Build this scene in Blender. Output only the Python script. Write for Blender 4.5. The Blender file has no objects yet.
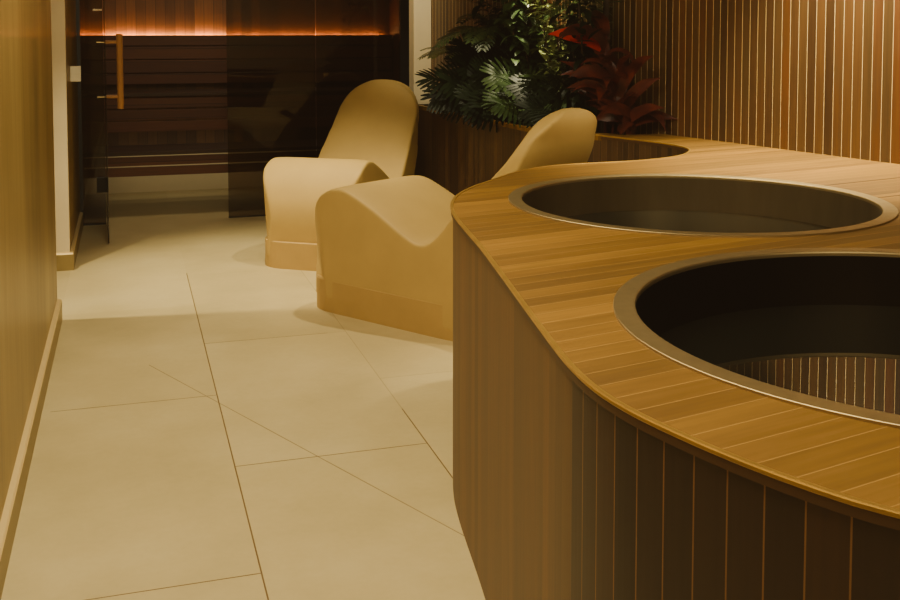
import bpy, bmesh, math, random
from mathutils import Vector, Matrix
from mathutils.geometry import tessellate_polygon

SC = bpy.context.scene
COL = SC.collection
PI = math.pi
R = math.radians

# ------------------------------------------------------------------ materials
class X:
    """tiny expression helper over shader math nodes"""
    def __init__(s, nt, v): s.nt, s.v = nt, v
    def _m(s, op, *a):
        n = s.nt.nodes.new('ShaderNodeMath'); n.operation = op
        for i, q in enumerate((s,) + a):
            q = q.v if isinstance(q, X) else q
            if isinstance(q, (int, float)): n.inputs[i].default_value = q
            else: s.nt.links.new(q, n.inputs[i])
        return X(s.nt, n.outputs[0])
    def __add__(s, o): return s._m('ADD', o)
    def __sub__(s, o): return s._m('SUBTRACT', o)
    def __mul__(s, o): return s._m('MULTIPLY', o)
    def __truediv__(s, o): return s._m('DIVIDE', o)
    def floor(s): return s._m('FLOOR')
    def fract(s): return s._m('FRACT')
    def lt(s, o): return s._m('LESS_THAN', o)
    def gt(s, o): return s._m('GREATER_THAN', o)
    def abs(s): return s._m('ABSOLUTE')
    def mx(s, o): return s._m('MAXIMUM', o)
    def mod(s, o): return s._m('FLOORED_MODULO', o)

def mat_new(name):
    m = bpy.data.materials.new(name); m.use_nodes = True
    nt = m.node_tree
    return m, nt, nt.nodes['Principled BSDF']

def lin(c):
    if isinstance(c, str):
        c = [int(c[i:i+2], 16)/255 for i in (1, 3, 5)]
    return tuple((x/12.92 if x <= .04045 else ((x+.055)/1.055)**2.4) for x in c) + (1,)

def ramp(nt, fac, stops, interp='LINEAR'):
    n = nt.nodes.new('ShaderNodeValToRGB'); n.color_ramp.interpolation = interp
    e = n.color_ramp.elements
    while len(e) < len(stops): e.new(.5)
    for q, (p, c) in zip(e, stops): q.position = p; q.color = lin(c)
    nt.links.new(fac.v if isinstance(fac, X) else fac, n.inputs[0])
    return n.outputs[0]

def noise(nt, vec, scale=5, detail=3, rough=.5, mapping=None):
    if mapping:
        mp = nt.nodes.new('ShaderNodeMapping'); mp.inputs['Scale'].default_value = mapping
        nt.links.new(vec, mp.inputs[0]); vec = mp.outputs[0]
    n = nt.nodes.new('ShaderNodeTexNoise')
    n.inputs['Scale'].default_value = scale; n.inputs['Detail'].default_value = detail
    n.inputs['Roughness'].default_value = rough
    nt.links.new(vec, n.inputs['Vector'])
    return X(nt, n.outputs[0])

def mix(nt, fac, a, b, mode='MIX'):
    n = nt.nodes.new('ShaderNodeMix'); n.data_type = 'RGBA'; n.blend_type = mode
    for i, q in ((0, fac), (6, a), (7, b)):
        q = q.v if isinstance(q, X) else q
        if isinstance(q, (int, float)): n.inputs[i].default_value = q
        elif isinstance(q, (tuple, list)): n.inputs[i].default_value = q
        elif isinstance(q, str): n.inputs[i].default_value = lin(q)
        else: nt.links.new(q, n.inputs[i])
    return n.outputs[2]

def bump(nt, bs, h, strength=.3, dist=.002):
    b = nt.nodes.new('ShaderNodeBump'); b.inputs['Strength'].default_value = strength
    b.inputs['Distance'].default_value = dist
    nt.links.new(h.v if isinstance(h, X) else h, b.inputs['Height'])
    nt.links.new(b.outputs[0], bs.inputs['Normal'])

def coord(nt, what='Object'):
    return nt.nodes.new('ShaderNodeTexCoord').outputs[what]

def sep(nt, vec):
    n = nt.nodes.new('ShaderNodeSeparateXYZ'); nt.links.new(vec, n.inputs[0])
    return [X(nt, o) for o in n.outputs]

def comb(nt, *a):
    n = nt.nodes.new('ShaderNodeCombineXYZ')
    for i, q in enumerate(a):
        if isinstance(q, (int, float)): n.inputs[i].default_value = q
        else: nt.links.new(q.v, n.inputs[i])
    return n.outputs[0]

def slat_mat(name, w, lw, stops, line, rough=.45, line_mix=1.0, metal_line=False, src='UV', rot=0, grain=1.0, bstr=.5, coatw=0, spec=.5):
    """boards of width w along u with joints lw wide; v runs along the board"""
    m, nt, bs = mat_new(name)
    c = coord(nt, 'UV' if src == 'UV' else 'Object')
    x, y, z = sep(nt, c)
    if src == 'OBJ':
        u = x*(-math.sin(rot)) + y*math.cos(rot); v = x*math.cos(rot) + y*math.sin(rot)
    elif src == 'OBJX': u, v = x, z
    elif src == 'OBJZ': u, v = z, x
    else: u, v = x, y
    q = u/w
    idn = q.floor(); fr = q.fract()
    wn = nt.nodes.new('ShaderNodeTexWhiteNoise'); wn.noise_dimensions = '1D'
    nt.links.new((idn+7.3).v, wn.inputs['W'])
    rnd = X(nt, wn.outputs['Value'])
    g = noise(nt, comb(nt, u*90, v*3.0 + rnd*40, idn*3.7), 1.0, 5, .6)
    g2 = noise(nt, comb(nt, u*14, v*2.6 + rnd*17, idn*9.1), 1.0, 4, .6)
    fac = rnd*.78 + g2*.34*grain - .08*grain
    colr = ramp(nt, fac, stops)
    gg = ramp(nt, g, [(.25, (.62, .62, .62)), (.75, (1, 1, 1))])
    colr = mix(nt, .55*grain, colr, gg, 'MULTIPLY')
    lm = (fr.lt(lw/w))*line_mix
    colr = mix(nt, lm, colr, lin(line))
    nt.links.new(colr, bs.inputs['Base Color'])
    bs.inputs['Roughness'].default_value = rough; bs.inputs['Specular IOR Level'].default_value = spec
    if coatw:
        bs.inputs['Coat Weight'].default_value = coatw; bs.inputs['Coat Roughness'].default_value = .25
    if metal_line:
        nt.links.new(lm.v, bs.inputs['Metallic'])
    bump(nt, bs, g*.25 - fr.lt(lw/w), bstr, .0015)
    return m

def plain(name, col, rough=.5, metal=0, var=0, vscale=8, bmp=0, mapping=None, coat=0, spec=None):
    m, nt, bs = mat_new(name)
    if var or bmp:
        n = noise(nt, coord(nt), vscale, 4, .55, mapping)
        a = lin(col)
        lo = tuple(max(0, q*(1-var)) for q in a[:3]) + (1,); hi = tuple(min(1, q*(1+var)) for q in a[:3]) + (1,)
        r = nt.nodes.new('ShaderNodeValToRGB'); r.color_ramp.elements[0].color = lo; r.color_ramp.elements[1].color = hi
        r.color_ramp.elements[0].position = .3; r.color_ramp.elements[1].position = .7
        nt.links.new(n.v, r.inputs[0]); nt.links.new(r.outputs[0], bs.inputs['Base Color'])
        if bmp: bump(nt, bs, n, bmp, .004)
    else:
        bs.inputs['Base Color'].default_value = lin(col)
    bs.inputs['Roughness'].default_value = rough; bs.inputs['Metallic'].default_value = metal
    if coat: bs.inputs['Coat Weight'].default_value = coat; bs.inputs['Coat Roughness'].default_value = .15
    if spec is not None: bs.inputs['Specular IOR Level'].default_value = spec
    return m

def leaf_mat(name, a, b, rough=.5, spec=.25):
    m, nt, bs = mat_new(name)
    n = noise(nt, coord(nt), 9, 2)
    nt.links.new(ramp(nt, n, [(.3, a), (.7, b)]), bs.inputs['Base Color'])
    bs.inputs['Roughness'].default_value = rough
    bs.inputs['Specular IOR Level'].default_value = spec
    tr = nt.nodes.new('ShaderNodeBsdfTranslucent'); nt.links.new(ramp(nt, n, [(.3, b), (.7, b)]), tr.inputs[0])
    ms = nt.nodes.new('ShaderNodeMixShader'); ms.inputs[0].default_value = .2
    out = nt.nodes['Material Output']
    nt.links.new(bs.outputs[0], ms.inputs[1]); nt.links.new(tr.outputs[0], ms.inputs[2]); nt.links.new(ms.outputs[0], out.inputs[0])
    return m

# wall line (right, slatted wall): runs along WD from W0
W0 = Vector((3.047, 3.531)); WD = Vector((-.2113, .9774)); WANG = math.atan2(WD.y, WD.x) - PI/2   # ~12.2 deg
def wall_x(y): return W0.x + WD.x/WD.y*(y-W0.y)

M = {}
M['wall_slats'] = slat_mat('wall slats', .05, .0027, [(0, '#38240f'), (.3, '#4f3519'), (.5, '#60411e'), (.7, '#523c1e'), (.85, '#643c18'), (1, '#725028')], '#e8c98c', .42, coatw=.15)
M['clad_shaded'] = slat_mat('curved cladding slats', .0575, .0026, [(0, '#20130a'), (.4, '#301d0e'), (.7, '#38220f'), (1, '#432a15')], '#805a30', .5)  # dark tones put the shade of the curved front into the colour
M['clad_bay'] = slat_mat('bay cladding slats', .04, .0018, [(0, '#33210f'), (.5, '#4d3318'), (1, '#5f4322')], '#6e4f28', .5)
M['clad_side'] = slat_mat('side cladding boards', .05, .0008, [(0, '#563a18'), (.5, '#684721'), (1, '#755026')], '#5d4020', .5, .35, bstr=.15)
M['deck'] = slat_mat('deck boards', .055, .002, [(0, '#664a1e'), (.35, '#8f6828'), (.6, '#785622'), (.8, '#9a702a'), (1, '#715420')], '#c1944e', .5, .5, src='OBJ', rot=WANG, grain=.8, bstr=.15, spec=.25)
M['edge_board'] = plain('brown edge board', '#4a3016', .5)
M['trim'] = plain('brass brown edging', '#bd9444', .35, .6, .15, 14)
M['trim_dark'] = plain('edging underside', '#3a2412', .5)
M['steel'] = plain('brushed steel', '#b09a6e', .4, .85, .08, 30, mapping=(1, 1, 30))
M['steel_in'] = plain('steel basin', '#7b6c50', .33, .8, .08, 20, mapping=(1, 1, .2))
M['steel_near_shade'] = plain('shaded steel basin', '#332d22', .3, 1, .08, 20, mapping=(1, 1, .2))  # same steel as the far basin, with the near tub's shade in its colour
M['plaster'] = plain('tan coated plaster', '#ba9a54', .65, 0, .06, 4, .05)
M['plaster_base'] = plain('tan base', '#b3914f', .6, 0, .06, 6, .05)
M['cream'] = plain('cream paint', '#d8c59c', .6, 0, .04, 5, .05)
M['cream_light'] = plain('light cream paint', '#f3e3bd', .6, 0, .03, 5, .05)
M['black'] = plain('black frame', '#0c0a09', .4)
M['soil'] = plain('dark soil', '#1c130b', .95, 0, .5, 40, .8)
M['handle'] = plain('warm wood handle', '#b98046', .5, 0, .15, 12, mapping=(1, 1, .2))
M['metal'] = plain('chrome', '#c9b998', .25, 1)
M['switch'] = plain('white plastic', '#efe6cc', .4)
M['ceiling'] = plain('ceiling paint', '#8a7450', .8)
M['stem'] = plain('brown stem', '#3b2a18', .7, 0, .3, 20)
M['stem_green'] = plain('green stem', '#3c4a22', .5, 0, .2, 20)
M['stem_red'] = plain('red stem', '#4a1812', .5, 0, .2, 20)
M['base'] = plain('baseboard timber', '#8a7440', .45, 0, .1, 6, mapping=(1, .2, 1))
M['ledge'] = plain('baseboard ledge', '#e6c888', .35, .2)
M['leaf_dark'] = leaf_mat('dark leaf', '#0c170a', '#17240e')
M['leaf_mid'] = leaf_mat('mid leaf', '#223418', '#40552a', .36, .5)
M['leaf_light'] = leaf_mat('light leaf', '#4a5c2c', '#8a9452', .34, .6)
M['leaf_red'] = leaf_mat('red leaf', '#33100a', '#6e2c1a', .42, .4)
M['leaf_red2'] = leaf_mat('bright red leaf', '#c01812', '#e8402c', .35)

# left veneer wall
m, nt, bs = mat_new('veneer wall'); c = coord(nt)
n1 = noise(nt, c, 1, 5, .6, (1, 3.2, .5)); n2 = noise(nt, c, 1, 5, .65, (3, 26, 1.6))
nt.links.new(ramp(nt, n1*.65 + n2*.35, [(.32, '#6b5527'), (.5, '#8f7338'), (.68, '#a58a4c')]), bs.inputs['Base Color'])
bs.inputs['Roughness'].default_value = .42; bs.inputs['Coat Weight'].default_value = .08; bs.inputs['Coat Roughness'].default_value = .1
M['veneer'] = m

# floor tiles
m, nt, bs = mat_new('stone tiles'); c = coord(nt); x, y, z = sep(nt, c)
TW, TL = .667, 1.43
u = (x-.322)/TW; k = u.floor(); par = k.mod(2.0)
v = (y-3.45)/TL + par*.5
du = (u.fract()-.5).abs()*-1 + .5; dv = (v.fract()-.5).abs()*-1 + .5
far = x.gt(.9)*y.gt(3.8)*-.65 + 1
seam = (du*TW).lt(.0022).mx((dv*TL).lt(.0022)*y.lt(5.2))
d = ((x-.31)*.913 + (y-4.10)*.408).abs().lt(.002)*x.gt(.07)*x.lt(1.2)*y.gt(2.2)
seamall = (seam*y.lt(6.35)*x.gt(-.3)*far).mx(d*.7)
n1 = noise(nt, c, 1.6, 6, .6); n2 = noise(nt, c, 40, 3, .6)
wn = nt.nodes.new('ShaderNodeTexWhiteNoise'); wn.noise_dimensions = '2D'
nt.links.new(comb(nt, k, v.floor(), 0), wn.inputs['Vector'])
colr = ramp(nt, n1*.75 + n2*.12 + X(nt, wn.outputs['Value'])*.12, [(.3, '#b5a272'), (.5, '#c4b07e'), (.72, '#d1bf8f')])
colr = mix(nt, seamall, colr, lin('#6e522a'))
nt.links.new(colr, bs.inputs['Base Color']); bs.inputs['Roughness'].default_value = .5
bump(nt, bs, n2*.1 - seamall, .3, .001)
M['floor'] = m

# sauna timber
M['sauna_v'] = slat_mat('sauna wall boards', .085, .003, [(0, '#4a2f18'), (.5, '#6b4522'), (1, '#85592c')], '#140b06', .6, src='OBJX')
M['sauna_h'] = slat_mat('sauna bench boards', .115, .004, [(0, '#4a2615'), (.5, '#63351c'), (1, '#744023')], '#0d0704', .6, src='OBJZ')
M['sauna_seat'] = slat_mat('sauna seat boards', .1, .004, [(0, '#2e1a0e'), (1, '#402413')], '#0d0704', .6, src='OBJ', rot=0)

def emis(name, col, s):
    m, nt, bs = mat_new(name)
    bs.inputs['Base Color'].default_value = lin(col)
    bs.inputs['Emission Color'].default_value = lin(col); bs.inputs['Emission Strength'].default_value = s
    return m
M['led'] = emis('led strip', '#ffb462', 48)

def tinted_glass(name, tint, refl_rough=0.0):
    m, nt, bs = mat_new(name); nt.nodes.remove(bs)
    tr = nt.nodes.new('ShaderNodeBsdfTransparent'); tr.inputs[0].default_value = tint
    gl = nt.nodes.new('ShaderNodeBsdfGlossy'); gl.inputs['Roughness'].default_value = refl_rough
    fr = nt.nodes.new('ShaderNodeFresnel'); fr.inputs[0].default_value = 1.36
    ms = nt.nodes.new('ShaderNodeMixShader')
    nt.links.new(fr.outputs[0], ms.inputs[0]); nt.links.new(tr.outputs[0], ms.inputs[1]); nt.links.new(gl.outputs[0], ms.inputs[2])
    nt.links.new(ms.outputs[0], nt.nodes['Material Output'].inputs[0])
    return m
M['glass_dark'] = tinted_glass('smoked glass', (.50, .45, .40, 1))
M['glass_clear'] = tinted_glass('light smoked glass', (.62, .56, .5, 1))

# water
m, nt, bs = mat_new('water')
bs.inputs['Base Color'].default_value = (.012, .012, .008, 1); bs.inputs['Roughness'].default_value = .01
bs.inputs['IOR'].default_value = 1.33; bs.inputs['Transmission Weight'].default_value = .5
n1 = noise(nt, coord(nt), 3, 2, .5); bump(nt, bs, n1, .04, .004)
M['water'] = m

# ------------------------------------------------------------------ mesh helpers
def link(o, parent=None):
    COL.objects.link(o)
    if parent: o.parent = parent
    return o

def mk(name, verts, faces, mat, parent=None, smooth=False, uvs=None, recalc=True):
    me = bpy.data.meshes.new(name); me.from_pydata([tuple(v) for v in verts], [], faces)
    if uvs:
        uv = me.uv_layers.new(name='UVMap')
        for lp in me.loops: uv.data[lp.index].uv = uvs[lp.vertex_index]
    me.update()
    if recalc:
        b = bmesh.new(); b.from_mesh(me); bmesh.ops.recalc_face_normals(b, faces=b.faces); b.to_mesh(me); b.free()
    if mat is not None: me.materials.append(mat)
    for p in me.polygons: p.use_smooth = smooth
    return link(bpy.data.objects.new(name, me), parent)

def bevel(o, w=.004, seg=2, ang=40):
    md = o.modifiers.new('bevel', 'BEVEL'); md.width = w; md.segments = seg; md.limit_method = 'ANGLE'; md.angle_limit = R(ang)
    return o

def box(name, x0, x1, y0, y1, z0, z1, mat, parent=None, bev=0):
    v = [(x, y, z) for z in (z0, z1) for y in (y0, y1) for x in (x0, x1)]
    f = [(0, 2, 3, 1), (4, 5, 7, 6), (0, 1, 5, 4), (2, 6, 7, 3), (0, 4, 6, 2), (1, 3, 7, 5)]
    o = mk(name, v, f, mat, parent)
    if bev: bevel(o, bev)
    return o

def boxes(name, lst, mat, parent=None, bev=0):
    V, F = [], []
    for (x0, x1, y0, y1, z0, z1) in lst:
        b = len(V)
        V += [(x, y, z) for z in (z0, z1) for y in (y0, y1) for x in (x0, x1)]
        F += [tuple(b+i for i in f) for f in [(0, 2, 3, 1), (4, 5, 7, 6), (0, 1, 5, 4), (2, 6, 7, 3), (0, 4, 6, 2), (1, 3, 7, 5)]]
    o = mk(name, V, F, mat, parent)
    if bev: bevel(o, bev)
    return o

def tube_geo(pts, rads, n=8, V=None, F=None):
    V = [] if V is None else V; F = [] if F is None else F
    b = len(V); pts = [Vector(p) for p in pts]
    for i, p in enumerate(pts):
        d = (pts[min(i+1, len(pts)-1)] - pts[max(i-1, 0)]).normalized()
        a = d.cross(Vector((0, 0, 1)));
        if a.length < .01: a = Vector((1, 0, 0))
        a.normalize(); c = d.cross(a)
        r = rads[i] if isinstance(rads, (list, tuple)) else rads
        for k in range(n):
            t = 2*PI*k/n; V.append(p + a*math.cos(t)*r + c*math.sin(t)*r)
    for i in range(len(pts)-1):
        for k in range(n):
            F.append((b+i*n+k, b+i*n+(k+1) % n, b+(i+1)*n+(k+1) % n, b+(i+1)*n+k))
    F.append(tuple(b+k for k in range(n))); F.append(tuple(b+(len(pts)-1)*n+k for k in range(n)))
    return V, F

def lathe(prof, n=128, split=False):
    V, F = [], []
    if split: segs = [(prof[i], prof[i+1]) for i in range(len(prof)-1)]
    else: segs = [tuple(prof)]
    for sg in segs:
        b = len(V)
        for (r, z) in sg:
            for k in range(n):
                t = 2*PI*k/n; V.append((r*math.cos(t), r*math.sin(t), z))
        for i in range(len(sg)-1):
            for k in range(n):
                F.append((b+i*n+k, b+i*n+(k+1) % n, b+(i+1)*n+(k+1) % n, b+(i+1)*n+k))
    return V, F

def catmull(P, sub=8):
    out = []
    for i in range(len(P)-1):
        p0 = P[max(i-1, 0)]; p1 = P[i]; p2 = P[i+1]; p3 = P[min(i+2, len(P)-1)]
        for k in range(sub):
            t = k/sub
            out.append(tuple(.5*((2*b) + (c-a)*t + (2*a-5*b+4*c-d)*t*t + (3*b-a-3*c+d)*t**3) for a, b, c, d in zip(p0, p1, p2, p3)))
    out.append(tuple(P[-1])); return out

def smooth_path(P, it=3):
    P = [Vector(p) for p in P]
    for _ in range(it):
        P = [P[0]] + [(P[i-1]+P[i]*2+P[i+1])/4 for i in range(1, len(P)-1)] + [P[-1]]
    return P

def offset_path(P, d):
    """offset a 2D open path to its left by d"""
    out = []
    for i in range(len(P)):
        t = (P[min(i+1, len(P)-1)] - P[max(i-1, 0)]).normalized()
        out.append(P[i] + Vector((-t.y, t.x))*d)
    return out

def sheet(name, P, z0, z1, mat, parent=None, u0=0.0):
    """vertical sheet along a 2D path with uv in metres"""
    V, UV, F = [], [], []; s = u0
    for i, p in enumerate(P):
        if i: s += (p-P[i-1]).length
        V += [(p.x, p.y, z0), (p.x, p.y, z1)]; UV += [(s, z0), (s, z1)]
    for i in range(len(P)-1): F.append((2*i, 2*i+2, 2*i+3, 2*i+1))
    o = mk(name, V, F, mat, parent, smooth=True, uvs=UV, recalc=False)
    return o, s

def thick(name, P, d, z0, z1, mat, parent=None, u0=0.0):
    """a curved board: vertical sheet with thickness d to the left of the path"""
    Q = offset_path(P, d); V, UV, F = [], [], []; s = u0
    for i, p in enumerate(P):
        if i: s += (p-P[i-1]).length
        q = Q[i]
        V += [(p.x, p.y, z0), (p.x, p.y, z1), (q.x, q.y, z1), (q.x, q.y, z0)]; UV += [(s, z0), (s, z1), (s, z1+.02), (s, z0)]
    n = len(P)
    for i in range(n-1):
        a, b = 4*i, 4*i+4
        for k in range(4):
            F.append((a+k, b+k, b+(k+1) % 4, a+(k+1) % 4))
    F.append((0, 1, 2, 3)); F.append((4*n-4, 4*n-1, 4*n-2, 4*n-3))
    return mk(name, V, F, mat, parent, smooth=False, uvs=UV), s

def poly_slab(name, outer, holes, z0, z1, mat, parent=None):
    cu = bpy.data.curves.new(name+'_c', 'CURVE'); cu.dimensions = '2D'; cu.fill_mode = 'BOTH'
    for loop in [outer]+holes:
        sp = cu.splines.new('POLY'); sp.points.add(len(loop)-1); sp.use_cyclic_u = True
        for q, p in zip(sp.points, loop): q.co = (p[0], p[1], 0, 1)
    cu.extrude = (z1-z0)/2
    to = bpy.data.objects.new('tmp', cu); COL.objects.link(to)
    dg = bpy.context.evaluated_depsgraph_get()
    me = bpy.data.meshes.new_from_object(to.evaluated_get(dg))
    bpy.data.objects.remove(to); bpy.data.curves.remove(cu)
    me.name = name
    for v in me.vertices: v.co.z += (z0+z1)/2
    b = bmesh.new(); b.from_mesh(me); bmesh.ops.remove_doubles(b, verts=b.verts, dist=1e-5); bmesh.ops.recalc_face_normals(b, faces=b.faces); b.to_mesh(me); b.free()
    me.materials.clear(); me.materials.append(mat)
    for p in me.polygons: p.use_smooth = False
    return link(bpy.data.objects.new(name, me), parent)

def empty(name, loc=(0, 0, 0), rz=0, label=None, cat=None, group=None, kind=None):
    o = bpy.data.objects.new(name, None); o.location = loc; o.rotation_euler = (0, 0, rz); COL.objects.link(o)
    o.empty_display_size = .1
    return tag(o, label, cat, group, kind)

def tag(o, label=None, cat=None, group=None, kind=None):
    if label: o['label'] = label
    if cat: o['category'] = cat
    if group: o['group'] = group
    if kind: o['kind'] = kind
    return o

def struct(o, label, cat='wall'): return tag(o, label, cat, None, 'structure')

# ------------------------------------------------------------------ room shell
CH = 2.7
struct(box('floor', -1.6, 4.6, -2.6, 9.95, -.1, 0, M['floor']), 'beige stone tile floor running up to the sauna', 'floor')
struct(box('ceiling', -1.6, 4.6, -2.6, 9.95, CH, CH+.1, M['ceiling']), 'plain ceiling over the spa room', 'ceiling')
struct(box('wall_left', -1.6, -.352, -2.6, 5.50, 0, CH, M['veneer'], bev=.003), 'golden brown veneer wall at the left edge, near the camera', 'wall')
struct(box('wall_far_left', -1.6, -.35, 6.70, 8.2, 0, CH, M['veneer']), 'short wall return beside the sauna front', 'wall')
struct(box('trim_1', -1.6, -.349, 6.66, 6.70, 0, CH, M['cream']), 'cream painted end face of the short wall beside the sauna', 'trim')
struct(box('wall_recess', -1.6, -1.55, 5.5, 6.66, 0, CH, M['cream']), 'cream wall inside the recess on the left', 'wall')
struct(box('wall_front', -1.6, 4.6, -2.7, -2.6, 0, CH, M['cream']), 'cream wall behind the camera', 'wall')
# right wall: slats
P = [Vector((wall_x(-2.6), -2.6)), Vector((wall_x(7.64), 7.64))]
wr, _ = thick('wall_right', P, -.08, 0, CH, M['wall_slats'], None, -.018)
struct(wr, 'brown vertical slat wall with thin bright joints behind the tubs and plants', 'wall')
# cream column between sauna and slat wall
struct(box('trim_2', 2.05, 2.186, 7.50, 7.64, .9, CH, M['cream_light'], bev=.004), 'cream square column between the sauna glass and the slat wall', 'column')

def baseboard(name, pts, label):
    """small skirting with bright chamfered ledge; pts: path, wall lies to its left"""
    P = [Vector(p) for p in pts]
    def off(d):
        out = []
        for i in range(len(P)):
            if i == 0: t = P[1]-P[0]; t.normalize(); nn = Vector((t.y, -t.x)); out.append(P[i]+nn*d)
            elif i == len(P)-1: t = P[i]-P[i-1]; t.normalize(); nn = Vector((t.y, -t.x)); out.append(P[i]+nn*d)
            else:
                a = (P[i]-P[i-1]).normalized(); b = (P[i+1]-P[i]).normalized()
                n1 = Vector((a.y, -a.x)); n2 = Vector((b.y, -b.x)); s = (n1+n2); s /= (1+n1.dot(n2)); out.append(P[i]+s*d)
        return out
    prof = [(0, 0), (.022, 0), (.022, .098), (.017, .106), (0, .109)]
    rings = [off(d) for d, z in prof]
    V, F = [], []
    for r, (d, z) in zip(rings, prof): V += [(p.x, p.y, z) for p in r]
    n = len(P)
    for j in range(len(prof)-1):
        for i in range(n-1): F.append((j*n+i, j*n+i+1, (j+1)*n+i+1, (j+1)*n+i))
    F.append(tuple(j*n for j in range(len(prof)))); F.append(tuple(j*n+n-1 for j in range(len(prof))))
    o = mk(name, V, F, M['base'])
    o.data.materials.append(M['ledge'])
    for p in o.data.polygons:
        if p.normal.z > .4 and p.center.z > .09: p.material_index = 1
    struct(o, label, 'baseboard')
baseboard('baseboard_left', [(-.352, 5.50), (-.352, -2.6)][::-1], 'low timber baseboard with bright top edge along the left veneer wall')
baseboard('baseboard_far_left', [(-1.5, 6.66), (-.349, 6.66), (-.349, 8.13)], 'low timber baseboard around the cream wall end')

sw = box('wall_switch', -.348, -.283, 7.10, 7.13, 1.125, 1.225, M['switch'], bev=.004)
tag(sw, 'small white square fitting projecting from the wall return beside the sauna', 'switch')

# ------------------------------------------------------------------ sauna
GY = 8.17
struct(box('wall_sauna_back', -.6, 2.6, 9.75, 9.83, 0, 2.4, M['sauna_v']), 'vertical dark timber boards at the back of the sauna', 'wall')
struct(box('wall_sauna_left', -.6, -.5, 8.22, 9.75, 0, 2.4, M['sauna_h']), 'dark timber left side of the sauna', 'wall')
struct(box('wall_sauna_right', 2.42, 2.5, 8.25, 9.75, 0, 2.4, M['sauna_h']), 'dark timber right side of the sauna', 'wall')
struct(box('ceiling_sauna', -.6, 2.6, 8.2, 9.83, 2.4, 2.45, M['sauna_h']), 'dark timber ceiling of the sauna', 'ceiling')
struct(box('wall_sauna_plinth', -.5, 2.42, 9.715, 9.75, 0, .34, M['cream']), 'pale low wall below the sauna benches', 'wall')
bx_ = []
z = 0
for h in (.10, .12, .12, .10):
    bx_.append((-.49, 2.41, -.02, .02, z, z+h-.008)); z += h
ledl = box('led_strip', -.48, 2.34, 9.716, 9.728, 1.381, 1.4112, M['led'])
tag(ledl, 'glowing orange light strip behind the sauna backrest', 'light strip')

def bench(name, y0, y1, ztop, zbot, nb, label):
    e = empty(name, (1.0, (y0+y1)/2, zbot), 0, label, 'bench')
    cy = (y0+y1)/2
    hs = (ztop-.035-zbot)/nb
    boxes('apron', [(-1.49, 1.41, y0-cy+.01, y0-cy+.035, i*hs+.006, (i+1)*hs-.006) for i in range(nb)], M['sauna_h'], e, .003)
    n = int((y1-y0)/.1); w = (y1-y0)/n
    boxes('seat', [(-1.49, 1.41, y0-cy+i*w+.005, y0-cy+(i+1)*w-.005, ztop-zbot-.03, ztop-zbot) for i in range(n)], M['sauna_seat'], e, .003)
    for sx in (-1.40, 1.36):
        box('leg', sx-.03, sx+.03, y0-cy+.04, y1-cy-.001, -zbot, ztop-zbot-.035, M['sauna_h'], e)
    return e
ub = bench('sauna_bench', 9.05, 9.57, .93, .60, 3, 'upper dark timber sauna bench with tall backrest under the orange light')
oy = 9.6-9.31; oz = .98-.60
boxes('backrest', [(x0-1, x1-1, y0+oy, y1+oy, z0+oz, z1+oz) for x0, x1, y0, y1, z0, z1 in bx_], M['sauna_h'], ub, .003)
box('ledge', -1.49, 1.41, .021+oy, .148+oy, .385+oz, .40+oz, M['sauna_seat'], ub)  # unseen board added to stop strip light leaking down behind the backrest
bench('sauna_bench', 8.50, 9.03, .50, .30, 2, 'lower dark timber sauna bench, the one nearest the floor')

# glass front
w1 = empty('window_1', (0, GY, 0)); struct(w1, 'narrow smoked glass panel left of the open sauna door', 'window')
box('pane', -.345, -.165, -.005, .005, .012, 2.38, M['glass_dark'], w1)
boxes('frame', [(-.349, -.325, -.015, .015, 0, 2.4), (-.325, -.165, -.015, .015, 0, .012)], M['black'], w1)
w2 = empty('window_2', (0, GY, 0)); struct(w2, 'large smoked glass wall right of the sauna doorway', 'window')
box('pane', .738, 1.425, -.005, .005, 0.008, 2.38, M['glass_dark'], w2)
box('pane', 1.432, 2.12, -.005, .005, 0.008, 2.38, M['glass_dark'], w2)
boxes('frame', [(2.115, 2.213, -.02, .02, 0, 2.4), (.738, 2.115, -.012, .012, 0, .008)], M['black'], w2)
struct(box('trim_3', -.349, 2.213, GY-.03, GY+.03, 2.38, 2.7, M['black']), 'dark header above the sauna glass', 'trim')

dr = empty('door_1', (-.158, GY-.01, 0), 0); struct(dr, 'open frameless smoked glass sauna door seen edge on with wooden bar handle', 'door')
dth = math.atan2(-.135+.158, 7.36-GY)   # leaf direction
dr.rotation_euler = (0, 0, R(-88.4))
box('door_leaf', .0, .80, -.004, .004, .012, 2.36, M['glass_clear'], dr)
# local x runs along leaf toward the camera; local y = world +x side
V, F = tube_geo([(.66, .095, .915), (.66, .095, 1.43)], .022, 12); hd = mk('door_handle', V, F, M['handle'], dr, smooth=False)
V, F = [], []
for zz in (1.375, 1.0):
    tube_geo([(.66, -.055, zz), (.66, 0, zz)], .007, 8, V, F)
mk('standoff', V, F, M['metal'], hd)
V, F = [], []
for zz in (1.375, 1.0): tube_geo([(.66, .0, zz), (.66, .09, zz)], .013, 8, V, F)
mk('peg', V, F, M['handle'], hd)
box('hinge', .0, .06, -.07, .012, .25, .36, M['black'], dr)
box('bracket', .0, .06, -.075, -.01, 1.60, 1.612, M['metal'], dr)

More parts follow.
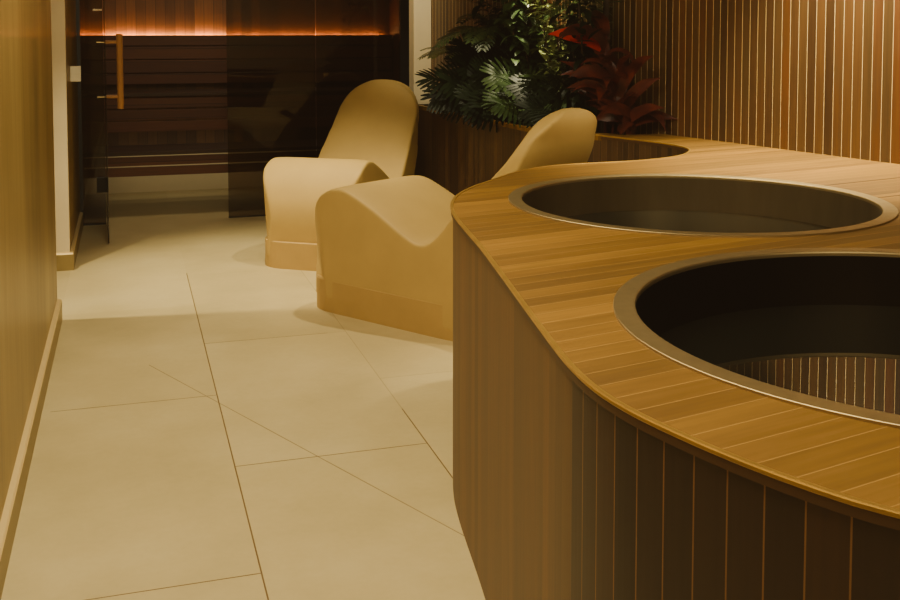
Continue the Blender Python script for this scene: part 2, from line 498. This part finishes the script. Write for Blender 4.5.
# ------------------------------------------------------------------ tub surround
DZ = .90
front = [(2.46, 4.92), (2.505, 4.62), (2.53, 4.42), (2.484, 4.245), (2.322, 4.063), (2.071, 3.962), (1.694, 3.925), (1.472, 3.80), (1.302, 3.62),
         (1.129, 3.42), (1.01, 3.21), (.931, 2.944), (.861, 2.508), (.812, 2.228), (.731, 1.784), (.690, 1.535), (.687, 1.372), (.722, 1.21), (.775, 1.063), (.84, .95),
         (.98, .80), (1.25, .63), (1.65, .53), (2.2, .50), (3.0, .50), (wall_x(.5)-.002, .5)]
front[0] = (2.39, 4.995)
fp = smooth_path([Vector(p) for p in catmull(front, 10)], 2)
TC = [(1.494, 1.582, .638), (1.755, 2.962, .606)]
outer = [Vector((wall_x(4.96)-.002, 4.96))] + fp
def circ(c, r, n=96): return [(c[0]+r*math.cos(2*PI*i/n), c[1]+r*math.sin(2*PI*i/n)) for i in range(n)]
ts = empty('hot_tub_surround', (2.0, 2.3, 0), 0, 'curved raised timber platform holding the two round steel tubs', 'platform')
def under(o, root):
    o.parent = root; o.matrix_parent_inverse = Matrix.Translation(root.location).inverted(); return o
top = under(poly_slab('deck_top', outer, [circ(TC[0], TC[0][2]-.02), circ(TC[1], TC[1][2]-.02)], DZ-.02, DZ, M['deck']), ts)
# cladding under the top: path split in bay part, straight side, curved front
inn = offset_path(fp, .003)
i_a = min(range(len(fp)), key=lambda i: (fp[i]-Vector((1.0, 3.19))).length)
i_b = min(range(len(fp)), key=lambda i: (fp[i]-Vector((.696, 1.56))).length)
# path runs back -> front with the deck on its left
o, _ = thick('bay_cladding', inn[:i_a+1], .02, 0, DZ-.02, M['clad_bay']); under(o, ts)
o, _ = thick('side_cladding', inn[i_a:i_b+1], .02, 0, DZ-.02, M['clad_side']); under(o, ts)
o, _ = thick('front_cladding', inn[i_b:], .02, 0, DZ-.02, M['clad_shaded'], None, .0575*20+.002); under(o, ts)

def edging(P, mat, prof, name='edging'):
    V, F = [], []; n = len(prof)
    for i in range(len(P)):
        t = (P[min(i+1, len(P)-1)] - P[max(i-1, 0)]).normalized(); nn = Vector((t.y, -t.x))
        for d, z in prof: q = P[i]+nn*d; V.append((q.x, q.y, z))
    for i in range(len(P)-1):
        for k in range(n): F.append((i*n+k, (i+1)*n+k, (i+1)*n+(k+1) % n, i*n+(k+1) % n))
    F.append(tuple(range(n))); F.append(tuple((len(P)-1)*n+k for k in range(n)))
    return mk(name, V, F, mat, None, smooth=False)
eprof = [(-.005, DZ-.006), (.004, DZ-.006), (.0055, DZ-.004), (.0055, DZ), (.004, DZ+.002), (-.004, DZ+.002), (-.005, DZ+.0005)]
dprof = [(-.02, DZ-.020), (.003, DZ-.020), (.003, DZ-.006), (-.02, DZ-.006)]
under(edging(fp, M['trim'], eprof), ts)
under(edging(fp, M['edge_board'], dprof, 'edge_board'), ts)
# access hatch cut in the deck near the wall: dark gap lines
def strip(pts, w, z0, z1, V, F):
    for a, b in zip(pts, pts[1:]):
        a = Vector(a); b = Vector(b); t = (b-a).normalized(); nn = Vector((-t.y, t.x))*w/2
        k = len(V)
        for z in (z0, z1):
            for q in (a-nn, b-nn, b+nn, a+nn): V.append((q.x, q.y, z))
        F += [(k, k+3, k+2, k+1), (k+4, k+5, k+6, k+7)] + [(k+i, k+(i+1) % 4, k+4+(i+1) % 4, k+4+i) for i in range(4)]
V, F = [], []
nd = Vector((WD.y, -WD.x))
a = Vector((2.371, 3.12)); strip([a, a+nd*.62], .006, DZ-.004, DZ+.0008, V, F)
a = Vector((2.363, 2.835)); strip([a, a+nd*.68], .004, DZ-.004, DZ+.0008, V, F)
under(mk('hatch_gap', V, F, M['trim_dark']), ts)

WZ = .772
tub_labels = ['round steel sunken tub nearest the camera, cut by the right edge', 'round steel sunken tub farther back, beside the lounge chairs']
wat_labels = ['still dark water reflecting the slat wall in the nearest tub', 'still dark water in the farther tub beside the lounge chairs']
for (cx, cy, r), lb, wl in zip(TC, tub_labels, wat_labels):
    t = empty('plunge_tub', (cx, cy, .1), 0, lb, 'tub', 'round steel tubs in the timber platform')
    z = -.1
    prof = [(r, DZ-.01), (r, DZ+.0045), (r-.001, DZ+.0055), (r-.040, DZ+.0055), (r-.043, DZ+.0045), (r-.0445, DZ+.001), (r-.0445, DZ-.006)]
    V, F = lathe([(a, b+z) for a, b in prof], split=True); mk('rim', V, F, M['steel'], t, smooth=True)
    prof = [(r-.0445, DZ-.006), (r-.0455, .2), (r-.07, .14), (r-.11, .12), (.0001, .115)]
    V, F = lathe([(a, b+z) for a, b in prof])
    b = mk('basin', V, F, M['steel_near_shade' if cy < 2 else 'steel_in'], t, smooth=True, recalc=False)
    w = r-.0465
    prof = [(.0001, WZ), (w, WZ), (w, .21), (.0001, .20)]
    V, F = lathe(prof)
    wo = mk('tub_water', [(x, y, zz-WZ) for x, y, zz in V], F, M['water'], None, smooth=False)
    for p in wo.data.polygons: p.use_smooth = False
    wo.location = (cx, cy, WZ)
    tag(wo, wl, 'water', None, 'stuff')

# ------------------------------------------------------------------ planter
pf = [(2.00, 8.09), (2.045, 7.50), (2.125, 6.9), (2.156, 6.285), (2.204, 5.542), (2.30, 5.22), (2.392, 4.992)]
pp = smooth_path([Vector(p) for p in catmull(pf, 10)], 2)
pl = empty('raised_planter', (2.3, 6.5, 0), 0, 'low curved slatted planter along the wall behind the lounge chairs', 'planter')
o, _ = thick('planter_cladding', offset_path(pp, .003), .02, 0, DZ-.03, M['clad_bay']); under(o, pl)
cop_in = []
for i, p in enumerate(offset_path(pp, .035)):
    cop_in.append(p)
cop = list(pp) + [Vector((2.50, 5.02)), Vector((2.42, 5.12))] + cop_in[:-6][::-1]
under(poly_slab('coping', cop, [], DZ-.03, DZ, M['deck']), pl)
under(edging(pp, M['trim'], eprof), pl)
soil_loop = [p for p in offset_path(pp, .032) if p.y < 7.49] + [Vector((wall_x(5.0)-.004, 5.0)), Vector((wall_x(7.5)-.004, 7.49)), Vector((2.06, 7.49))]
so = poly_slab('planter_soil', soil_loop, [], .70, .852, M['soil'])
tag(so, 'dark soil filling the raised planter under the plants', 'soil', None, 'stuff')

# ------------------------------------------------------------------ lounge chairs
front_s = [(-.036, .06), (-.046, .18), (-.060, .28), (-.058, .37), (-.038, .45), (-.005, .525), (.045, .59), (.11, .632), (.18, .652), (.25, .646), (.33, .618), (.43, .575), (.53, .525), (.63, .472),
           (.725, .436), (.80, .452), (.87, .512), (.945, .598), (1.03, .69), (1.12, .785), (1.20, .870), (1.25, .945), (1.29, 1.015), (1.32, 1.06)]
back_s = [(1.36, 1.095), (1.405, 1.085), (1.43, 1.03), (1.41, .93), (1.36, .82), (1.29, .72), (1.21, .61), (1.14, .50), (1.10, .38), (1.10, .06), (.60, .06), (.115, .06)]
HWID = .328
def hw(s, z):
    w = HWID
    if s < .10: w *= (1-((.10-s)/.12)**2.6*.14)
    if z > .58 and s > .9:
        w *= 1-.07*min(1, (z-.58)/.26)
        t = max(0, min(1, (z-.82)/.28)); w *= (max(0, 1-t**2.2))**.5*.98+.02
    return w
prof = catmull(front_s+back_s, 5)
n = len(prof); nfront = len(front_s)*5
NS = 15
V, F = [], []
for j in range(NS):
    f = -1+2*j/(NS-1)
    for i, (s, z) in enumerate(prof):
        top = s < 1.38 and z > .30
        ss = s
        if z > .58 and s > .9: k = min(1, (z-.58)/.2)*max(0, min(1, (1.08-z)/.12)); ss += k*(.03*abs(f)**4 if i < nfront else -.075*abs(f)**3)
        V.append((ss, f*hw(s, z), z-(.008*abs(f)**8 if top else 0)))
for j in range(NS-1):
    for i in range(n):
        a, b = i, (i+1) % n
        F.append((j*n+a, j*n+b, (j+1)*n+b, (j+1)*n+a))
ia = min(range(nfront), key=lambda i: abs(prof[i][1]-.56)+(9 if prof[i][0] < .8 else 0))
ib = min(range(nfront, n), key=lambda i: abs(prof[i][1]-.56))
ic = n-1; idd = min(range(ia), key=lambda i: abs(prof[i][0]-.115))
for idx in ([ic]+list(range(0, idd+1)), list(range(idd, ia+1))+list(range(ib, ic+1)), list(range(ia, ib+1))):
    for t in tessellate_polygon([[Vector((prof[i][0], prof[i][1], 0)) for i in idx]]):
        t = [idx[q] for q in t]
        F.append(tuple(t)); F.append(tuple((NS-1)*n+i for i in reversed(t)))
def make_chair():
    root = empty('lounge_chair', (0, 0, 0))
    b = mk('shell', V, F, M['plaster'], root, smooth=True)
    rm = b.modifiers.new('remesh', 'REMESH'); rm.mode = 'VOXEL'; rm.voxel_size = .0095; rm.use_smooth_shade = True
    sm = b.modifiers.new('smooth', 'SMOOTH'); sm.factor = .5; sm.iterations = 7
    # plinth
    pts = []
    N = 40
    L = 1.18
    for i in range(N):
        a = 2*PI*i/N; cx, sy = math.cos(a), math.sin(a)
        e = 2/7
        x = (L/2)*math.copysign(abs(cx)**e, cx) + L/2-.068; y = (HWID+.002)*math.copysign(abs(sy)**e, sy)
        if x < .10: y *= 1-.09*((.10-x)/.12)**2.4
        pts.append((x, y))
    VV = []
    for ins, z in ((0.0, 0), (0, .162), (.004, .167)):
        for x, y in pts: VV.append((x+(ins if x < .6 else -ins), y*(1-ins/.315), z))
    FF = [(k*N+i, k*N+(i+1) % N, (k+1)*N+(i+1) % N, (k+1)*N+i) for k in range(2) for i in range(N)]
    FF += [tuple(range(N)), tuple(2*N+i for i in range(N))]
    p = mk('plinth', VV, FF, M['plaster_base'], root, smooth=False)
    return root
def copy_tree(o, parent=None):
    c = o.copy(); COL.objects.link(c)
    if parent: c.parent = parent
    for ch in list(o.children): copy_tree(ch, c)
    return c
ch1 = make_chair(); ch2 = copy_tree(ch1)
ch1.location = (1.045, 6.27, 0); ch1.rotation_euler = (0, 0, R(90-33))
ch2.location = (1.175, 5.535, 0); ch2.rotation_euler = (0, 0, math.atan2(-.83, .56))
tag(ch1, 'tan sculpted lounge chair farther back, its rounded back in front of the smoked glass', 'chair', 'sculpted tan lounge chairs')
tag(ch2, 'tan sculpted lounge chair nearer the camera, partly hidden by the timber tub platform', 'chair', 'sculpted tan lounge chairs')

# ------------------------------------------------------------------ plants
def frame_from(d, up=Vector((0, 0, 1))):
    d = d.normalized(); s = d.cross(up)
    if s.length < .05: s = Vector((1, 0, 0))
    s.normalize(); return d, s, s.cross(d)

def arc(base, az, el, length, droop, n=8):
    """points of an arching rib"""
    pts = [Vector(base)]; e = el
    h = Vector((math.cos(az), math.sin(az), 0))
    for i in range(n):
        d = h*math.cos(e) + Vector((0, 0, 1))*math.sin(e)
        pts.append(pts[-1]+d*length/n); e -= droop/n
    return pts

def blade(pts, width, V, F, shape=None, fold=.25, up=Vector((0, 0, 1)), twist=0):
    """a simple strap or oval leaf blade along pts with a folded midrib"""
    b = len(V); n = len(pts)
    for i, p in enumerate(pts):
        t = i/(n-1); d = (pts[min(i+1, n-1)]-pts[max(i-1, 0)])
        d, s, u = frame_from(d, up)
        if twist: 
            q = Matrix.Rotation(twist*t, 3, d); s = q @ s; u = q @ u
        w = width*(shape(t) if shape else math.sin(PI*min(1, t*.92+.06))**.8)/2
        V += [p - s*w + u*w*fold, p, p + s*w + u*w*fold]
    for i in range(n-1):
        a = b+3*i
        F += [(a, a+1, a+4, a+3), (a+1, a+2, a+5, a+4)]

def lobed_leaf(base, d0, length, rnd, V, F, droop=.5, lobes=11, nrm=Vector((0, 0, 1))):
    """deeply cut philodendron leaf"""
    az = math.atan2(d0.y, d0.x); el = math.asin(max(-1, min(1, d0.normalized().z)))
    rib = arc(base, az, el, length, droop, 10)
    blade(rib, length*.11, V, F, lambda t: .6+1.0*math.sin(PI*min(1, .1+t*.9)), up=nrm)
    for k in range(lobes):
        t = .03+.92*k/(lobes-1); i = min(9, int(t*10)); p = rib[i].lerp(rib[i+1], t*10-i)
        d, s, u = frame_from(rib[i+1]-rib[i], nrm)
        ll = length*.60*(.55+.7*math.sin(PI*min(1, .25+t*.75)))
        for sg in (-1, 1):
            ang = R(118-88*t)
            dd = (d*math.cos(ang)+s*sg*math.sin(ang)).normalized()
            q = [p + dd*ll*j/4 + u*(-.16*ll*(j/4)**2 + rnd.uniform(-.012, .012)*ll) + d*(.12*ll*(j/4)**2) for j in range(5)]
            blade(q, length*.085, V, F, lambda t: (.55+.6*math.sin(PI*t*.8))*(1 if t < .8 else .45), fold=.1, up=u)

def frond(base, az, el, length, droop, V, F, rnd, nl=16, ll=.16, w=.018):
    rib = arc(base, az, el, length, droop, 12)
    tube_geo(rib, [.004*(1-i/14) for i in range(13)], 5, V, F)
    for k in range(nl):
        t = .15+.85*k/(nl-1); i = min(11, int(t*12)); p = rib[i].lerp(rib[i+1], t*12-i)
        d, s, u = frame_from(rib[i+1]-rib[i])
        l2 = ll*math.sin(PI*(.15+.75*t))*rnd.uniform(.85, 1.1)
        for sg in (-1, 1):
            dd = (d*.75+s*sg*.8+u*.12).normalized()
            q = [p + dd*l2*j/4 - Vector((0, 0, 1))*.25*l2*(j/4)**2 for j in range(5)]
            blade(q, w, V, F, fold=.2, up=u)

def oval_cluster(p, r, n, size, rnd, V, F, elr=(-.4, .8)):
    for i in range(n):
        az = rnd.uniform(0, 2*PI); el = rnd.uniform(*elr)
        L = size*rnd.uniform(.7, 1.15)
        b = Vector(p)+Vector((rnd.gauss(0, r), rnd.gauss(0, r), rnd.gauss(0, r)))
        blade(arc(b, az, el, L, rnd.uniform(.4, 1.3), 5), L*.36, V, F, fold=.25)

def plant(name, loc, label, cat, group=None):
    return empty(name, loc, 0, label, cat, group)

def philodendron(loc, n, size, seed, mat, label, azr=(0, 2*PI), elr=(.15, 1.1), pet=.25, tilt=.8):
    rnd = random.Random(seed); e = plant('philodendron', loc, label, 'plant', 'cut leaf plants in the planter')
    V, F, SV, SF = [], [], [], []
    for i in range(n):
        az = azr[0]+(azr[1]-azr[0])*(i+rnd.uniform(.2, .8))/n; el = rnd.uniform(*elr)
        pts = arc((0, 0, 0), az, max(el+.2, .9), pet*rnd.uniform(.5, 1.3), .3, 6)
        tube_geo(pts, .005, 5, SV, SF)
        d = (pts[-1]-pts[-2]).normalized(); d.z = math.sin(el*.5)-.1
        nr = Vector((rnd.uniform(-.5, .2), -tilt*rnd.uniform(.4, 1.3), .65))
        lobed_leaf(pts[-1], d, size*rnd.uniform(.75, 1.15), rnd, V, F, rnd.uniform(.1, .8), nrm=nr)
    mk('stems', SV, SF, M['stem_green'], e, smooth=True); mk('leaves', V, F, mat, e, smooth=True, recalc=False)
    return e

SZ = .85
philodendron((2.37, 6.48, SZ), 24, .27, 3, M['leaf_dark'], 'dark cut leaf plant spilling over the far left end of the planter', (1.5, 4.4), elr=(.35, 1.35), pet=.28, tilt=.9)
philodendron((2.39, 6.15, SZ), 24, .24, 11, M['leaf_dark'], 'dark cut leaf plant low behind the farther chair back in the planter', (1.2, 4.5), elr=(.35, 1.35), pet=.27, tilt=.9)
philodendron((2.44, 5.80, SZ), 20, .22, 7, M['leaf_mid'], 'bright lit cut leaf plant in the middle of the planter', (1.0, 4.6), elr=(.35, 1.3), pet=.28)
philodendron((2.50, 5.50, SZ), 22, .20, 9, M['leaf_dark'], 'dark cut leaf plant just left of the red plant', (1.0, 4.6), elr=(.3, 1.2), pet=.22)

def palm(loc, n, L, seed, trunk_h, mat, label, azr=(0, 2*PI), elr=(.3, 1.0), ll=.16, tr=.012, droop=(1.0, 1.6)):
    rnd = random.Random(seed); e = plant('palm', loc, label, 'palm', 'palms in the planter')
    SV, SF = tube_geo([(0, 0, -.02), (.004, .003, trunk_h*.5), (0, 0, trunk_h)], [tr*1.2, tr, tr*.8], 10)
    mk('trunk', SV, SF, M['stem'], e, smooth=True)
    V, F = [], []
    for i in range(n):
        az = azr[0]+(azr[1]-azr[0])*(i+rnd.uniform(.2, .8))/n
        frond((0, 0, trunk_h*rnd.uniform(.8, .97)), az, rnd.uniform(*elr), L*rnd.uniform(.85, 1.1), rnd.uniform(*droop), V, F, rnd, 15, ll)
    mk('fronds', V, F, mat, e, smooth=True, recalc=False)
palm((2.32, 6.40, SZ), 9, .46, 5, .62, M['leaf_mid'], 'feathery palm rising above the left of the planter', (1.6, 5.2), ll=.13)
palm((2.26, 6.80, SZ), 4, .40, 15, .48, M['leaf_light'], 'small pale feather leaf palm reaching toward the cream column', (2.6, 4.2), ll=.12, tr=.008, droop=(.9, 1.2))
palm((2.58, 5.34, SZ), 9, .45, 25, .86, M['leaf_mid'], 'thick dark trunked palm behind the red plant', (-1.2, 4.6), ll=.14, tr=.028, elr=(.1, .9))

def shrub(loc, stems, seed, mats, label, size=.13, dens=10):
    rnd = random.Random(seed); e = plant('leafy_shrub', loc, label, 'shrub', 'tall leafy shrubs in the planter')
    SV, SF = [], []; V, F = [], []
    for i in range(stems):
        az = rnd.uniform(0, 2*PI); h = rnd.uniform(.5, .95)
        pts = arc((rnd.uniform(-.05, .05), rnd.uniform(-.08, .08), -.02), az, R(rnd.uniform(74, 88)), h, rnd.uniform(-.1, .2), 7)
        tube_geo(pts, [.006]*6+[.004, .003], 6, SV, SF)
        for k in (3, 4, 5, 6, 7): oval_cluster(pts[k], .035, dens, size, rnd, V, F)
    mk('stems', SV, SF, M['stem'], e, smooth=True); mk('foliage', V, F, mats, e, smooth=True, recalc=False)
shrub((2.36, 6.35, SZ), 8, 20, M['leaf_dark'], 'tall dark leafy shrub at the left of the planter')
shrub((2.40, 6.00, SZ), 10, 21, M['leaf_mid'], 'tall leafy shrub in the middle of the planter left of the bright stems')
shrub((2.48, 5.62, SZ), 7, 22, M['leaf_light'], 'pale lit leafy shrub with thin stems left of the red plant', .11, 9)
shrub((2.44, 5.42, SZ), 5, 27, M['leaf_dark'], 'dark leafy shrub close behind the red plant', .12, 9)

def cordyline(loc, seed, label):
    rnd = random.Random(seed); e = plant('cordyline', loc, label, 'plant')
    V, F, SV, SF = [], [], [], []; V2, F2 = [], []
    sh = lambda t: (.40+.75*math.sin(PI*min(1, t*.85+.1))) * (1 if t < .72 else max(.02, (1-t)/.28))
    stems = [((.0, .0), .36, .02, 15), ((.05, -.10), .12, .04, 11), ((-.01, .06), .58, .0, 14)]
    for si, ((sx, sy), h, lean, nl) in enumerate(stems):
        tube_geo([(sx, sy, -.02), (sx+lean, sy, h*.5), (sx+lean, sy+.01, h)], .010, 7, SV, SF)
        for i in range(nl):
            az = i*2.4+si+rnd.uniform(-.3, .3); z = h*(.25+.75*i/(nl-1))
            if math.cos(az) > .3: az += PI*.6
            L = rnd.uniform(.24, .38); el = rnd.uniform(.7, 1.45)
            pts = arc((sx+lean*z/h, sy, z), az, el, L, rnd.uniform(.4, 2.2), 10)
            blade(pts, .062, V, F, sh, .35, up=Vector((-.3, -.8, .6)), twist=rnd.uniform(-1.1, 1.1))
    for az, el, z in ((5.1, .9, .05), (5.4, .7, .05), (4.4, 1.0, .30), (5.0, 1.15, .25), (5.3, 1.2, .12)):
        blade(arc((.02, -.05, z), az, el, .36, 1.0, 10), .06, V, F, sh, .35, up=Vector((-.3, -.8, .7)), twist=.5)
    blade(arc((-.02, .10, .50), R(165), .62, .32, .8, 9), .075, V2, F2, sh, .25, up=Vector((-.1, -1, .4)))
    mk('stems', SV, SF, M['stem_red'], e, smooth=True); mk('leaves', V, F, M['leaf_red'], e, smooth=True, recalc=False)
    tag(mk('bright_leaf', V2, F2, M['leaf_red2'], e, smooth=True, recalc=False), 'bright scarlet leaf')
cordyline((2.53, 5.15, SZ), 4, 'dark red broad leaved plant at the right end of the planter')

# ------------------------------------------------------------------ lights
def spot(name, loc, to, power, size=60, blend=.6, rad=.03, col=(1, .865, .52)):
    l = bpy.data.lights.new(name, 'SPOT'); l.energy = power; l.spot_size = R(size); l.spot_blend = blend; l.shadow_soft_size = rad; l.color = col
    o = bpy.data.objects.new(name, l); o.location = loc
    o.rotation_euler = (Vector(to)-Vector(loc)).to_track_quat('-Z', 'Y').to_euler(); COL.objects.link(o); return o
def area(name, loc, to, power, sx, sy, col=(1, .865, .52)):
    l = bpy.data.lights.new(name, 'AREA'); l.energy = power; l.shape = 'RECTANGLE'; l.size = sx; l.size_y = sy; l.color = col
    o = bpy.data.objects.new(name, l); o.location = loc
    o.rotation_euler = (Vector(to)-Vector(loc)).to_track_quat('-Z', 'Y').to_euler(); COL.objects.link(o); return o
spot('spot_wall', (2.66, 3.70, 2.62), (2.78, 3.60, 0), 400, 80, 1.0)
spot('spot_plants', (2.38, 5.85, 2.62), (2.46, 5.70, 0), 260, 31, .8)
spot('spot_chair', (1.45, 5.65, 2.65), (1.25, 5.6, 0), 80, 80, .6)
spot('spot_chair_far', (.75, 6.1, 2.65), (1.1, 6.45, .0), 95, 66, .8)
spot('spot_recess', (-.95, 5.57, 2.5), (.35, 6.0, 0), 140, 62, .7)
area('area_corridor', (.2, 2.6, 2.66), (.2, 2.6, 0), 64, 1.0, 3.8)
area('area_room_fill', (1.6, -1.2, 2.66), (1.5, -1.0, 0), 28, 2.0, 1.5)  # unseen soft fill added on the camera side
spot('spot_column_fill', (1.7, 6.7, 2.6), (2.1, 7.5, 1.35), 30, 40, .8)  # extra unseen spot added to brighten the cream column
area('area_sauna_fill', (1.0, 8.7, 2.36), (1.0, 8.9, 0), 6, 2.0, .4)  # added fill that lifts the dark sauna boards, no fitted lamp
area('area_bench_fill', (.6, 9.3, .28), (.6, 9.75, .1), .5, 1.6, .05)  # unseen fill added below the bench to brighten the pale low wall
w = bpy.data.worlds.new('world'); SC.world = w; w.use_nodes = True
w.node_tree.nodes['Background'].inputs[0].default_value = (1, .72, .4, 1); w.node_tree.nodes['Background'].inputs[1].default_value = .03

# ------------------------------------------------------------------ camera
f = 1040.0; pitch = math.atan(1040/18000); yp = 31+f*math.tan(pitch); yaw = math.atan((450-126)/f*math.cos(pitch))
cam = bpy.data.cameras.new('camera'); co = bpy.data.objects.new('camera', cam); COL.objects.link(co)
cam.sensor_width = 36; cam.sensor_fit = 'HORIZONTAL'; cam.lens = f/900*36
cam.shift_x = 0; cam.shift_y = -(300-yp)/900
co.location = (0, 0, 1.45); co.rotation_euler = (PI/2-pitch, 0, -yaw)
cam.clip_start = .05; cam.clip_end = 50
SC.camera = co
SC.view_settings.view_transform = 'AgX'
SC.view_settings.look = 'None'
SC.view_settings.exposure = 0.7
SC.view_settings.use_curve_mapping = True
cm = SC.view_settings.curve_mapping
for i, v in enumerate((.0062, .004, .0024)): cm.curves[i].points[0].location = (0, v)
cm.update()
